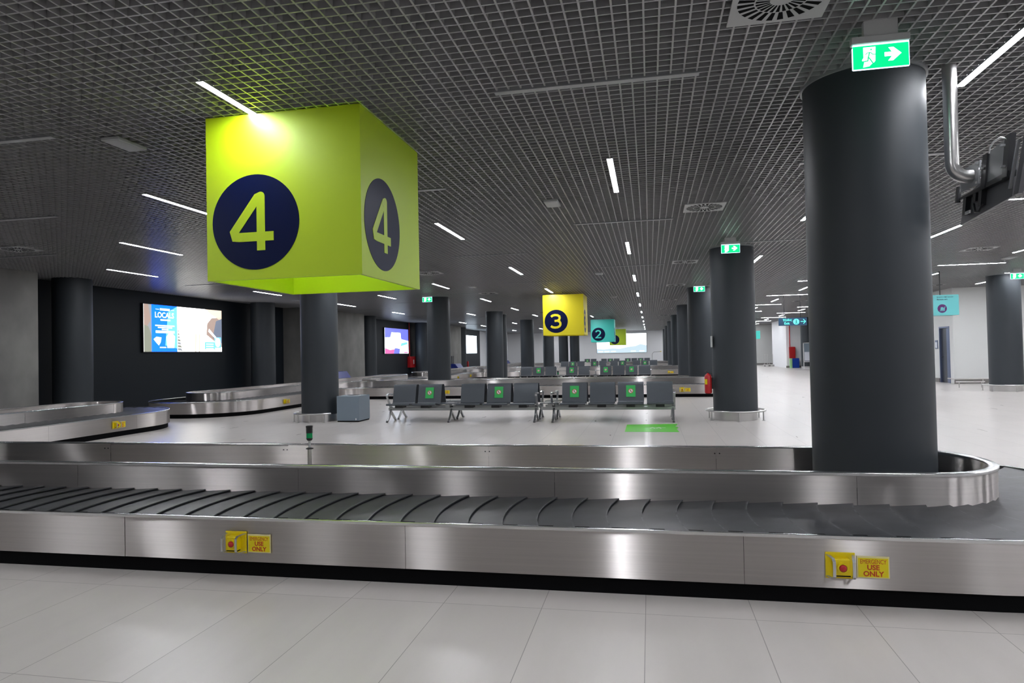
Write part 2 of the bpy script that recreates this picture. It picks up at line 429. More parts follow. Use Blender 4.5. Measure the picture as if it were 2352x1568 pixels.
for k in range(8):
    y = 6.07 + 9.17 * k
    inside = k % 2 == 0
    extra = ['standing inside the front baggage belt', 'with the red extinguisher on its side and a bumper ring', 'just behind the extinguisher column', 'fourth from the camera', 'fifth from the camera', 'sixth from the camera', 'seventh from the camera', 'farthest one before the end wall'][k]
    column('dark grey round column of the right-hand row, ' + extra, XR, y, base=not inside)
    if k in (1, 3): bumper('steel bumper ring around the foot of the ' + ('extinguisher column' if k == 1 else 'fourth right-row column'), XR, y, 0.60)
for k in range(6):
    y = 15.0 + 9.4 * k
    extra = ['behind the lime box and beside the blue-grey cabinet', 'with the green exit sign at its top left', 'third of its row, doubled by one behind', 'fourth of its row', 'fifth of its row under the yellow box', 'farthest of its row'][k]
    column('dark grey round column of the left-hand row, ' + extra, XL, y, base=(k % 2 == 0))
column('dark grey round column out of frame behind the camera at the right', XR, 6.07 - 9.17)
column('dark grey round column out of frame at the left of the front carousel', XL, 5.6, base=False)
bumper('steel bumper ring at the foot of the column beside the blue-grey cabinet', XL, 15.0, 0.60, PI * 0.72, PI * 1.775)
# a second slim pair seen just right of the left row
column('dark grey round column half hidden behind the third left-row column', -8.13, 36.6, base=False)
column('dark grey round column close by the far end wall, under the yellow box', -6.7, 62.0, base=False)
for k, y in enumerate((24.25, 33.4, 42.6, 51.75)):
    column('dark grey round column of the far right row, ' + ['with a lit exit sign, at the right picture edge', 'hidden behind the big front column', 'farther back behind the big front column', 'beside the white notice stand'][k], XR2, y)
bumper('steel bumper ring around the column at the right picture edge', XR2, 24.25, 0.63)
for k, (x, y) in enumerate(((-14.75, 15.1), (-14.8, 24.1), (-14.85, 34.3), (-14.85, 43.2), (-14.85, 52.6))):
    column('dark column built against the left wall, ' + ['nearest, right of the concrete pier', 'right of the wide advert screen', 'left of the square screen', 'right of the red hose cabinet', 'left of the far white screen'][k], x, y, base=False, group='columns engaged in the left wall', kind_top=False)

# ------------------------------------------------------------------ ceiling fixtures
P = 3.0; X0 = -0.39; Y0 = 8.5; LL = 1.65
def make_light(lit, along_y, label):
    t = thing('strip_light', label, 'ceiling light', group='lit ceiling strip lights' if lit else 'unlit ceiling strip lights')
    a, b_ = (0.036, LL / 2) if along_y else (LL / 2, 0.036)
    MB().box(-a, -b_, -0.004, a, b_, 0.07).build('housing', 'housing', t)
    a -= 0.006; b_ -= 0.006
    MB().box(-a, -b_, -0.0048, a, b_, -0.003).build('diffuser', 'led' if lit else 'led_off', t)
    return t
proto = {}
def put_light(x, y, lit, ay, label):
    k = (lit, ay)
    if k not in proto:
        proto[k] = make_light(lit, ay, label); proto[k].location = (x, y, H - 0.008); return
    copy_tree(proto[k], (x, y, H - 0.008), 0, label)
lane_name = {-4: 'lane nearest the left wall', -3: 'second lane from the left wall', -2: 'lane just left of the numbered boxes', -1: 'lane over the numbered boxes',
             0: 'middle lane right of the boxes', 1: 'lane touching the big front column', 2: 'first lane right of the big column', 3: 'second lane right of the big column', 4: 'third lane right of the big column', 5: 'fourth lane right of the big column', 6: 'outermost lane on the right'}
for i in range(-4, 7):
    x = X0 + P * i; even = i % 2 == 0
    cy = cx = 0
    for j in range(-4, 22):
        y = Y0 + P * j
        if y < YB + 1 or y > YF - 1.2: continue
        if i == 0 and y > 70: pass
        if i in (4, 5, 6) and y > 27.9 and x > 11.3: continue
        if abs(x - XR) < .9 and False: continue
        is_y = (j % 2 == 0) if even else (j % 2 != 0)
        if is_y:
            cy += 1
            put_light(x, y, True, True, 'lit lengthwise strip light, %s in the %s' % (ordn[min(cy - 1, 14)], lane_name[i]))
        elif i in (2, 3, 4, 5, 6) or j < 14:
            lit = i >= 2
            cx += 1
            put_light(x, y, lit, False, '%s crosswise strip light, %s in the %s' % ('lit' if lit else 'dull unlit', ordn[min(cx - 1, 14)], lane_name[i]))

# swirl air diffusers
def make_vent(label):
    t = thing('ceiling_vent', label, 'air vent', group='swirl air vents in the ceiling')
    a = 0.30
    p = MB(); p.box(-a, -a, 0, a, a, 0.012)
    p.build('plate', 'lightgrey', t)
    s = MB()
    n = 24
    for k in range(n):
        th = 2 * PI * k / n
        for r0, r1 in ((0.07, 0.155), (0.165, 0.265)):
            th2 = th + (PI / n if r0 > .1 else 0)
            c, sn = math.cos(th2), math.sin(th2); hw0, hw1 = r0 * 0.07, r1 * 0.075
            s.add([(c * r0 - sn * hw0, sn * r0 + c * hw0, -.001), (c * r0 + sn * hw0, sn * r0 - c * hw0, -.001), (c * r1 + sn * hw1, sn * r1 - c * hw1, -.001), (c * r1 - sn * hw1, sn * r1 + c * hw1, -.001),
                   (c * r0 - sn * hw0, sn * r0 + c * hw0, .001), (c * r0 + sn * hw0, sn * r0 - c * hw0, .001), (c * r1 + sn * hw1, sn * r1 - c * hw1, .001), (c * r1 - sn * hw1, sn * r1 + c * hw1, .001)],
                  [(0, 1, 2, 3), (7, 6, 5, 4), (0, 4, 5, 1), (1, 5, 6, 2), (2, 6, 7, 3), (3, 7, 4, 0)])
    s.build('slots', 'black', t)
    return t
vent = None
for k, (x, y, lb) in enumerate([(0.86, 4.45, 'cut by the top picture edge'), (0.87, 10.72, 'between the middle and right lanes'), (0.9, 17.2, 'second beyond the top edge one'), (0.9, 23.2, 'third beyond the top edge one'), (0.88, 29.9, 'fourth beyond the top edge one'), (0.9, 36.2, 'fifth beyond the top edge one'), (0.9, 42.6, 'sixth beyond the top edge one'), (0.9, 49.0, 'seventh beyond the top edge one'),
                        (-11.7, 10.75, 'at the far left above the concrete pier'), (-5.64, 17.1, 'right of the lime box'), (-5.6, 23.6, 'left of the yellow box'), (-5.5, 36.0, 'left of the yellow box, farther off'), (7.44, 17.3, 'right of the big front column'), (10.2, 27.2, 'near the right wall top'), (6.9, 33.5, 'over the hanging exit board')]):
    L = 'square swirl air vent in the ceiling, ' + lb
    if vent is None: vent = make_vent(L); vent.location = (x, y, H - .012)
    else: copy_tree(vent, (x, y, H - .012), 0, L)
# small rectangular emergency lights
el = None
for x, y, rz, lb in [(-5.07, 5.83, 0, 'nearest, left of the lime box'), (-1.33, 9.72, 0, 'beyond the lime box right corner'), (-1.32, 18.8, 0, 'ahead of the yellow box'), (-1.33, 27.0, 0, 'between the yellow and turquoise boxes'), (8.97, 19.3, 0, 'near the right edge exit sign'), (-11.9, 9.6, 0, 'by the left picture edge'), (-5.5, 21.0, 0, 'above the left exit sign')]:
    L = 'pale rectangular emergency light on the ceiling, ' + lb
    if el is None:
        el = thing('emergency_light', L, 'emergency light', (x, y, H), rz, 'small emergency lights on the ceiling')
        MB().rbox(-0.10, -0.19, -0.035, 0.10, 0.19, 0.0, 0.008).build('casing', 'lightgrey', el)
        MB().box(-0.085, -0.175, -0.038, 0.085, 0.175, -0.035).build('lens', 'led_off', el)
    else: copy_tree(el, (x, y, H), rz, L)

# ------------------------------------------------------------------ numbered sign boxes
digit = {
    '4': [([(0.13, 0.53), (0.13, -0.60)], 1, 0), ([(0.13, 0.53), (0.05, 0.50), (-0.49, -0.20), (-0.46, -0.30), (-0.38, -0.31), (0.42, -0.31)], 1, 0)],
    '3': [([(-0.44, 0.40), (-0.30, 0.50), (-0.10, 0.54), (0.12, 0.52), (0.28, 0.42), (0.31, 0.28), (0.26, 0.14), (0.12, 0.05), (-0.14, 0.03)], 0, 0),
          ([(0.12, 0.05), (0.27, -0.02), (0.36, -0.16), (0.36, -0.30), (0.28, -0.43), (0.10, -0.52), (-0.12, -0.54), (-0.32, -0.50), (-0.46, -0.40)], 0, 0)],
    '2': [([(-0.40, 0.34), (-0.30, 0.48), (-0.12, 0.55), (0.08, 0.54), (0.24, 0.44), (0.30, 0.28), (0.26, 0.12), (0.12, -0.06), (-0.36, -0.50), (0.40, -0.50)], 0, 0)],
    '1': [([(-0.18, 0.40), (0.04, 0.54), (0.04, -0.60)], 0, 0)],
}
def sign_box(num, m, x0, y0, side, z0, z1, label, gap):
    t = thing('sign_box', label, 'hanging sign', (x0, y0, z0), 0, None)
    s, h, th = side, z1 - z0, 0.03
    b = MB()
    b.box(0, 0, 0, s, th, h).box(0, s - th, 0, s, s, h).box(0, th, 0, th, s - th, h).box(s - th, th, 0, s, s - th, h)
    b.build('shell', m, t)
    cxr, cz, r = 0.325 * s, 0.345 * h, 0.285 * s
    # front face (towards camera) and right face
    for nm, o, u in (('front', (0, 0, 0), X_), ('right', (s, 0, 0), Y_), ('back', (s, s, 0), NEG), ('left', (0, s, 0), (0, -1, 0))):
        v = Z_
        c = (cxr, cz)
        if nm == 'right': c = (cxr, cz)
        dsc = MB().disc(o, u, v, c, r, 0.003, 72).build('number_disc', 'navy', t)
        k = MB()
        for pts, rs, re_ in digit[num]:
            k.stroke([(c[0] + p[0] * r, c[1] + p[1] * r) for p in pts], 0.19 * r, o, u, v, 0.005, bool(rs), bool(re_))
            for z_, q in enumerate(pts[1:-1]): k.disc(o, u, v, (c[0] + q[0] * r, c[1] + q[1] * r), 0.19 * r / 2 * .985, 0.0060 + .0001 * z_ + k.lift, 20)
        k.build('numeral', m, dsc)
    for dx, dy in ((0.12, 0.12), (s - .12, 0.12), (0.12, s - .12), (s - .12, s - .12)) if gap < .05 else ((s * .5, th), (s * .5, s - th)):
        MB().tube([(dx, dy, h - .02), (dx, dy, H - z0 + .03)], 0.008, 8).build('hanger_rod', 'blackp', t)
    MB().box(th, s / 2 - .015, h - .05, s - th, s / 2 + .015, h - .03).build('cross_bar', 'blackp', t)
    return t
sign_box('4', 'lime', -3.84, 5.38, 1.47, 2.20, 3.655, 'large lime green hanging box with navy disc reading 4', 0.02)
sign_box('3', 'yellow_cube', -3.72, 24.1, 1.46, 2.125, 3.575, 'bright yellow hanging box with navy disc reading 3', 0.1)
sign_box('2', 'teal_cube', -3.62, 43.2, 1.47, 2.12, 3.55, 'turquoise hanging box with navy disc reading 2', 0.1)
sign_box('1', 'lime', -3.52, 61.8, 1.45, 2.08, 3.52, 'small distant lime box half hidden behind the turquoise one', 0.1)

# ------------------------------------------------------------------ exit signs
def exit_sign(x, y, zt, label):
    wd, h = 0.345, 0.165
    t = thing('exit_sign', label, 'exit sign', (x, y, zt), 0, 'lit green exit signs on the ceiling')
    MB().rbox(-wd / 2 - .01, -0.03, 0.0, wd / 2 + .005, 0.03, 0.048, .006).build('housing', 'lightgrey', t)
    MB().box(-0.105, -0.022, 0.048, 0.105, 0.022, H - zt + .0).build('mount', 'lightgrey', t)
    pl = MB().box(-wd / 2, -0.005, -h, wd / 2, 0.005, 0.0).build('panel', 'exit_green', t)
    MB().box(-wd / 2, -0.007, -0.009, wd / 2, 0.007, 0.0).box(-wd / 2 - .004, -0.006, -h, -wd / 2, 0.006, -0.02).box(wd / 2, -0.006, -h, wd / 2 + .003, 0.006, 0).box(-wd / 2, -0.006, -h - .004, wd / 2, 0.006, -h).build('lit_edge', 'exit_edge', pl)
    o = (-wd / 2, -0.005, -h); sx, sy = wd / 100.0, h / 48.0
    def q(pts): return [(p[0] * sx, p[1] * sy) for p in pts]
    m = MB()
    m.poly(q([(18, 3), (32, 5), (40, 14), (41, 42), (19, 42), (19, 22), (16, 17), (20, 13)]), o, X_, Z_, .0015)
    m.poly(q([(57, 21), (70, 21), (63, 12), (72, 12), (87, 25), (73, 38), (64, 38), (70, 29), (57, 29)]), o, X_, Z_, .0015)
    m.build('pictogram', 'exit_white', pl)
    f = MB()
    f.disc(o, X_, Z_, (33 * sx, 37 * sy), 0.0055, .0025, 16)
    for pts, wv in (([(23, 28), (26, 31), (32, 31), (36, 27), (41, 27)], .005), ([(30, 31), (27.5, 22), (26.5, 15), (17, 14)], .007), ([(28, 22), (32, 16), (36, 9), (31, 5)], .007)):
        f.stroke(q(pts), wv, o, X_, Z_, .0025)
    f.build('running_figure', 'exit_green', pl)
    return t
exit_sign(1.565, 4.93, 3.53, 'lit green exit sign hanging in front of the big column top')
exit_sign(1.60, 13.85, 3.55, 'lit green exit sign above the extinguisher column')
exit_sign(1.62, 22.7, 3.55, 'small lit green exit sign above the third right-row column')
exit_sign(-7.62, 22.8, 3.55, 'lit green exit sign at the top left of a left-row column')
exit_sign(10.6, 22.4, 3.55, 'lit green exit sign on the column at the right picture edge')
exit_sign(-7.3, 51.0, 3.5, 'tiny lit green exit sign beside the yellow box left edge')

# ------------------------------------------------------------------ baggage carousels
XA = -12.09; RR_ = 0.66; GAP = 0.93
def outline(yc, xe, step=0.12):
    hx, hy = RR_, 7.56
    V = [(XA - hx, yc - hy, .62), (XA + hx, yc - hy, .62), (XA + hx, yc - RR_, -1.55), (xe, yc - RR_, .62), (xe, yc + RR_, .62), (XA + hx, yc + RR_, -1.55), (XA + hx, yc + hy, .62), (XA - hx, yc + hy, .62)]
    pts = []; n = len(V)
    segs = []
    for i in range(n):
        p0, p, p1 = Vector(V[i - 1][:2]), Vector(V[i][:2]), Vector(V[(i + 1) % n][:2])
        r = V[i][2]; cv = r > 0; r = abs(r)
        d0, d1 = (p - p0).normalized(), (p1 - p).normalized()
        a, b_ = p - d0 * r, p + d1 * r
        n0 = Vector((d0.y, -d0.x)); n1 = Vector((d1.y, -d1.x))   # outward for CCW
        c = a - n0 * r if cv else a + n0 * r
        arc = []
        m = 14
        for k in range(m + 1):
            th = (PI / 2) * k / m
            if cv: nn = n0 * math.cos(th) + d0 * math.sin(th); arc.append((c + nn * r, nn))
            else: nn = n0 * math.cos(th) - d0 * math.sin(th); arc.append((c - nn * r, nn))
        segs.append(arc)
    for i in range(n):
        a = segs[i]; pts += a
        b0 = segs[(i + 1) % n][0]
        L = (b0[0] - a[-1][0]).length; m = max(1, int(L / 0.3))
        for k in range(1, m): pts.append((a[-1][0].lerp(b0[0], k / m), a[-1][1]))
    # remove doubles
    out = []
    for p in pts:
        if not out or (p[0] - out[-1][0]).length > 1e-4: out.append(p)
    return out
def offs(path, d): return [(p[0] + p[1] * d) for p in path]
def loop_strip(mb, A, za, B, zb, flip=False):
    n = len(A); vs = [(p.x, p.y, za) for p in A] + [(p.x, p.y, zb) for p in B]
    fs = [((i, (i + 1) % n, n + (i + 1) % n, n + i) if not flip else (n + i, n + (i + 1) % n, (i + 1) % n, i)) for i in range(n)]
    mb.add(vs, fs)
def loop_section(path, prof, name, m, parent, smooth=50, closed_prof=True):
    # prof: (offset, z) list swept round the loop
    mb = MB(); n = len(path); k = len(prof); vs = []; fs = []
    for d, z in prof: vs += [(p.x, p.y, z) for p in offs(path, d)]
    for j in range(k if closed_prof else k - 1):
        j2 = (j + 1) % k
        for i in range(n):
            i2 = (i + 1) % n; fs.append((j * n + i, j * n + i2, j2 * n + i2, j2 * n + i))
    mb.add(vs, fs); return mb.build(name, m, parent, smooth)
ZI = 0.615; ZR = 0.405; ZB = 0.395
def resample(path, d, s_list_step):
    P_ = offs(path, d); n = len(P_); cum = [0]
    for i in range(n): cum.append(cum[-1] + (P_[(i + 1) % n] - P_[i]).length)
    return P_, cum
def carousel(yc, xe, label, detail):
    t = thing('baggage_carousel', label, 'baggage carousel', (0, 0, 0), 0, None)
    path = outline(yc, xe)
    # inner island wall of steel panels (split into panels with hairline joints)
    def panels(d0, d1, z0, z1, name, face, spacing, phase, th=0.004):
        # face: +1 outward
        mb = MB(); P_ = [(p[0] + p[1] * d0, p[1]) for p in path]; n = len(P_)
        cum = [0]
        for i in range(n): cum.append(cum[-1] + (P_[(i + 1) % n][0] - P_[i][0]).length)
        T = cum[-1]; cnt = max(1, round(T / spacing)); seams = sorted([(phase + T * k / cnt) % T for k in range(cnt)])
        def at(s):
            s %= T
            lo = 0; hi = n
            while hi - lo > 1:
                mid = (lo + hi) // 2
                if cum[mid] <= s: lo = mid
                else: hi = mid
            f = (s - cum[lo]) / max(1e-9, cum[lo + 1] - cum[lo]); a, b_ = P_[lo], P_[(lo + 1) % n]
            return a[0].lerp(b_[0], f), (a[1].lerp(b_[1], f)).normalized()
        for k in range(cnt):
            s0 = seams[k] + 0.0012; s1 = (seams[(k + 1) % cnt] + (T if k == cnt - 1 else 0)) - 0.0012
            ss = [s0] + [c for c in cum[:-1] if s0 + .004 < c < s1 - .004] + ([c + T for c in cum[:-1] if c + T < s1 - .004] if s1 > T else []) + [s1]
            ss = sorted(ss)
            t0, t1 = random.uniform(-.0035, .0035), random.uniform(-.0035, .0035)
            q = []
            for s in ss:
                p, nn = at(s); f = (s - s0) / (s1 - s0); off = t0 * (1 - f) + t1 * f + 0.003
                q.append((p + nn * off * face, p + nn * (off - th) * face))
            m = len(q); vs = []
            for a, b_ in q: vs += [(a.x, a.y, z0), (a.x, a.y, z1), (b_.x, b_.y, z1), (b_.x, b_.y, z0)]
            fs = []
            for i in range(m - 1):
                for e in range(4):
                    fs.append((i * 4 + e, (i + 1) * 4 + e, (i + 1) * 4 + (e + 1) % 4, i * 4 + (e + 1) % 4))
            fs += [(0, 1, 2, 3), ((m - 1) * 4 + 3, (m - 1) * 4 + 2, (m - 1) * 4 + 1, (m - 1) * 4)]
            if face < 0: pass
            mb.add(vs, fs)
        return mb.build(name, 'steel', t, 30)
    panels(0, 0, 0.36, ZI - .012, 'inner_fence_panel', 1, 2.15, 1.2)
    panels(-0.05, 0, 0.05, ZI - .012, 'inner_fence_lining', -1, 2.15, 0.64)
    loop_section(path, [(-.052, ZI - .022), (-.052, ZI - .004), (-.044, ZI), (.008, ZI), (.014, ZI - .004), (.014, ZI - .022)], 'inner_fence_rim', 'rim', t)
    loop_section(path, [(-.04, 0), (-.04, .5), (-.008, .5), (-.008, 0)], 'inner_fence_core', 'black', t)
    # outer skirt
    panels(GAP, 0, 0.105, ZR - .014, 'outer_skirt_panel', 1, 2.15, 1.95)
    loop_section(path, [(GAP - .015, ZR - .018), (GAP - .015, ZR), (GAP, ZR + .006), (GAP + .012, ZR + .002), (GAP + .012, ZR - .016)], 'outer_rim', 'rim', t)
    loop_section(path, [(GAP - .10, 0), (GAP - .10, .39), (GAP - .008, .39), (GAP - .008, .105), (GAP - .03, .10), (GAP - .03, 0)], 'plinth', 'black', t)
    # rubber plates, each overlapping the next
    dmid = GAP * .5
    Pm = [(p[0] + p[1] * dmid, p[1]) for p in path]; n = len(Pm); cum = [0]
    for i in range(n): cum.append(cum[-1] + (Pm[(i + 1) % n][0] - Pm[i][0]).length)
    T = cum[-1]
    def at(s):
        s %= T; lo = 0; hi = n
        while hi - lo > 1:
            mid = (lo + hi) // 2
            if cum[mid] <= s: lo = mid
            else: hi = mid
        f = (s - cum[lo]) / max(1e-9, cum[lo + 1] - cum[lo]); a, b_ = Pm[lo], Pm[(lo + 1) % n]
        return a[0].lerp(b_[0], f), (a[1].lerp(b_[1], f)).normalized()
    pitch = 0.232; cnt = int(T / pitch); pitch = T / cnt
    wear = []
    mb = MB(); nt_ = 12 if detail else 6; ns = 5 if detail else 3
    w0, w1 = -dmid - .004, GAP - dmid - .022
    for k in range(cnt):
        s1 = k * pitch; s0 = s1 - pitch * 1.28
        vs = []; fs = []
        for j in range(nt_ + 1):
            f = j / nt_; tt = w0 + (w1 - w0) * f
            bul = -0.06 * (1 - (2 * f - 1) ** 2) - .03 * (1 - f) * 0
            for i in range(ns + 1):
                g_ = i / (ns - 1) * .965 if i < ns else 1.0; s = s0 + (s1 - s0) * g_ + bul
                p, nn = at(s); pp = p + nn * tt
                zz = ZB - .016 + .020 * g_
                vs.append((pp.x, pp.y, zz))
        m_ = len(vs)
        vs += [(a, b_, c - .009) for a, b_, c in vs]
        W = ns + 1
        for j in range(nt_):
            for i in range(ns):
                a = j * W + i
                fs.append((a, a + W, a + W + 1, a + 1)); wear.append(len(mb.f) + len(fs) - 1) if i == ns - 1 else None
        for j in range(nt_):
            a = j * W + ns; fs.append((a, a + W, a + W + m_, a + m_))
        for i in range(ns):
            a = nt_ * W + i; fs.append((a, a + m_, a + 1 + m_, a + 1))
            a = i; fs.append((a, a + 1, a + 1 + m_, a + m_))
        mb.add(vs, fs)
    for q_ in wear: mb.m[q_] = 1
    mb.build('conveyor_belt', ['rubber', 'rubber_worn'], t, 35)
    # rivets near the panel joints on the lining of the back fence
    rv = MB()
    if detail:
        for xq in range(-9, 3):
            for dx in (-.03, .03):
                for (yy, sgn) in ((yc + RR_ - .05 - .0075, -1), (yc - RR_ - .0065, -1)):
                    X = 0.58 + xq * 2.15 + dx * .7
                    if X > xe - .8: continue
                    if yy < yc: continue
                    o = (X, yy + .001, ZI - .06)
                    rv.disc(o, X_, Z_, (0, 0), 0.006, .004, 12)
        rv.build('rivets', 'blackp', t)
    return t
carousel(5.84, 2.51, 'nearest baggage carousel, crossing the whole foreground with a steel skirt and overlapping black plates', True)
carousel(24.0, 2.51, 'second baggage carousel, directly behind the front row of seats', True)
carousel(42.3, 2.51, 'third baggage carousel, behind the second row of seats', False)
carousel(60.6, 2.51, 'farthest baggage carousel, before the end wall', False)

# emergency stops and their plates
def estop(label, x, y, rz, z=0.24, sc=1.0):
    t = thing('emergency_stop', label, 'emergency stop button', (x, y, z), rz, 'emergency stops on the carousels')
    MB().rbox(-.08, -.008, -.075, .08, 0.0, .075, .004).build('back_plate', 'yellow', t)
    h = MB(); h.rbox(-.042, -.055, -.045, .042, -.008, .048, .006)
    hs = h.build('button_housing', 'yellow', t)
    # round collar and button
    n = 28; c = MB()
    vs = []; fs = []
    prof = [(.030, -.055), (.030, -.066), (.022, -.066), (.022, -.057)]
    for r, yy in prof:
        for i in range(n): a = 2 * PI * i / n; vs.append((r * math.cos(a), yy, r * math.sin(a)))
    for j in range(3):
        for i in range(n): k = (i + 1) % n; fs.append((j * n + i, j * n + k, (j + 1) * n + k, (j + 1) * n + i))
    c.add(vs, fs).build('collar', 'yellow', t, 40)
    b_ = MB(); vs = []; fs = []
    prof = [(.019, -.055), (.020, -.066), (.016, -.074), (.008, -.077), (.0005, -.078)]
    for r, yy in prof:
        for i in range(n): a = 2 * PI * i / n; vs.append((r * math.cos(a), yy, r * math.sin(a)))
    for j in range(len(prof) - 1):
        for i in range(n): k = (i + 1) % n; fs.append((j * n + i, j * n + k, (j + 1) * n + k, (j + 1) * n + i))
    b_.add(vs, fs).build('button', 'red', t, 60)
    for s in (-1, 1):
        pts = [(s * .070, -.006, .062), (s * .064, -.03, .060), (s * .054, -.07, .056), (s * .052, -.088, .042), (s * .052, -.090, 0), (s * .052, -.088, -.042), (s * .054, -.07, -.056), (s * .064, -.03, -.060), (s * .070, -.006, -.062)]
        MB().sweep_rect(pts, .016, .005, X_).build('guard_handle', 'alu', t)
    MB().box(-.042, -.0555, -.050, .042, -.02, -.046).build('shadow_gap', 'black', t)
    # plate beside it
    cs, sn = math.cos(rz), math.sin(rz); dx = .175
    s_ = thing('emergency_plate', label.replace('emergency stop with red button', 'EMERGENCY USE ONLY plate').replace('yellow EMERG', 'yellow EMERG'), 'safety sign', (x + dx * cs, y + dx * sn, z - .005), rz, 'emergency use only plates')
    MB().rbox(-.087, -.005, -.063, .087, 0, .063, .002).build('border', 'margin', s_)
    MB().box(-.080, -.006, -.056, .080, -.005, .052).build('face', 'yellow2', s_)
    text('EMERGENCY', .036, 'redtext', 'lettering', s_, (0, -.006, .020), X_, Z_, .001, xs=.68)
    text('USE', .040, 'redtext', 'lettering', s_, (0, -.006, -.014), X_, Z_, .001, xs=1.0, bold=.0012)
    text('ONLY', .040, 'redtext', 'lettering', s_, (0, -.006, -.050), X_, Z_, .001, xs=1.0, bold=.0012)
    return t, s_
YO = 5.84 - RR_ - GAP - .007
e0, p0 = estop('yellow emergency stop with red button, on the near skirt left of centre', -2.83, YO, 0)
ex = [(1.05, YO, 0, 'on the near skirt at the right'), (XA + RR_ + GAP + .007, 11.75, PI / 2, 'on the arm at the left picture edge'),
      (XA + RR_ + GAP + .007, 18.2, PI / 2, 'on the arm under the wide advert screen'), (-7.0, 5.84 + 18.16 - RR_ - GAP - .007, 0, 'behind the gap in the front seats'),
      (.99, 24.0 - RR_ - GAP - .007, 0, 'left of the red extinguisher'), (1.08, 42.3 - RR_ - GAP - .007, 0, 'far back on the third carousel'),
      (XA + RR_ + GAP + .007, 20.9, PI / 2, 'just above the blue-grey cabinet'), (XA + RR_ + GAP + .007, 36.5, PI / 2, 'on the third carousel arm, nearer one'), (XA + RR_ + GAP + .007, 39.2, PI / 2, 'on the third carousel arm, farther one')]
for x, y, rz, lb in ex:
    copy_tree(e0, (x, y, .24), rz, 'yellow emergency stop with red button, ' + lb)
    dx = .175
    copy_tree(p0, (x + dx * math.cos(rz), y + dx * math.sin(rz), .235), rz, 'yellow EMERGENCY USE ONLY plate, ' + lb)
p0['label'] = 'yellow EMERGENCY USE ONLY plate, on the near skirt left of centre'

# status beacons standing inside the carousels
def beacon(x, y, label):
    t = thing('status_beacon', label, 'signal light', (x, y, 0), 0, 'green status beacons')
    MB().lathe(0, 0, [(.05, 0), (.05, .01), (.02, .012), (.02, .628)], 20).build('stand_pipe', 'steel2', t, 40)
    MB().lathe(0, 0, [(.018, .628), (.035, .630), (.036, .638), (.012, .645)], 24).build('flange', 'blackp', t, 40)
    MB().lathe(0, 0, [(.011, .64), (.012, .715)], 16).build('tube', 'lightgrey', t, 40)
    MB().lathe(0, 0, [(.02, .71), (.029, .722), (.031, .735)], 24).build('socket', 'blackp', t, 40)
    MB().lathe(0, 0, [(.029, .735), (.029, .782)], 24).build('green_lens', 'lens', t, 40)
    MB().lathe(0, 0, [(.031, .782), (.031, .832), (.033, .836), (.033, .85), (.025, .853)], 24).build('cap', 'blackp', t, 40)
    return t
beacon(-3.21, 6.0, 'black and green status beacon standing inside the front carousel')
beacon(-3.25, 24.3, 'tiny green status beacon standing before the second row of seats')

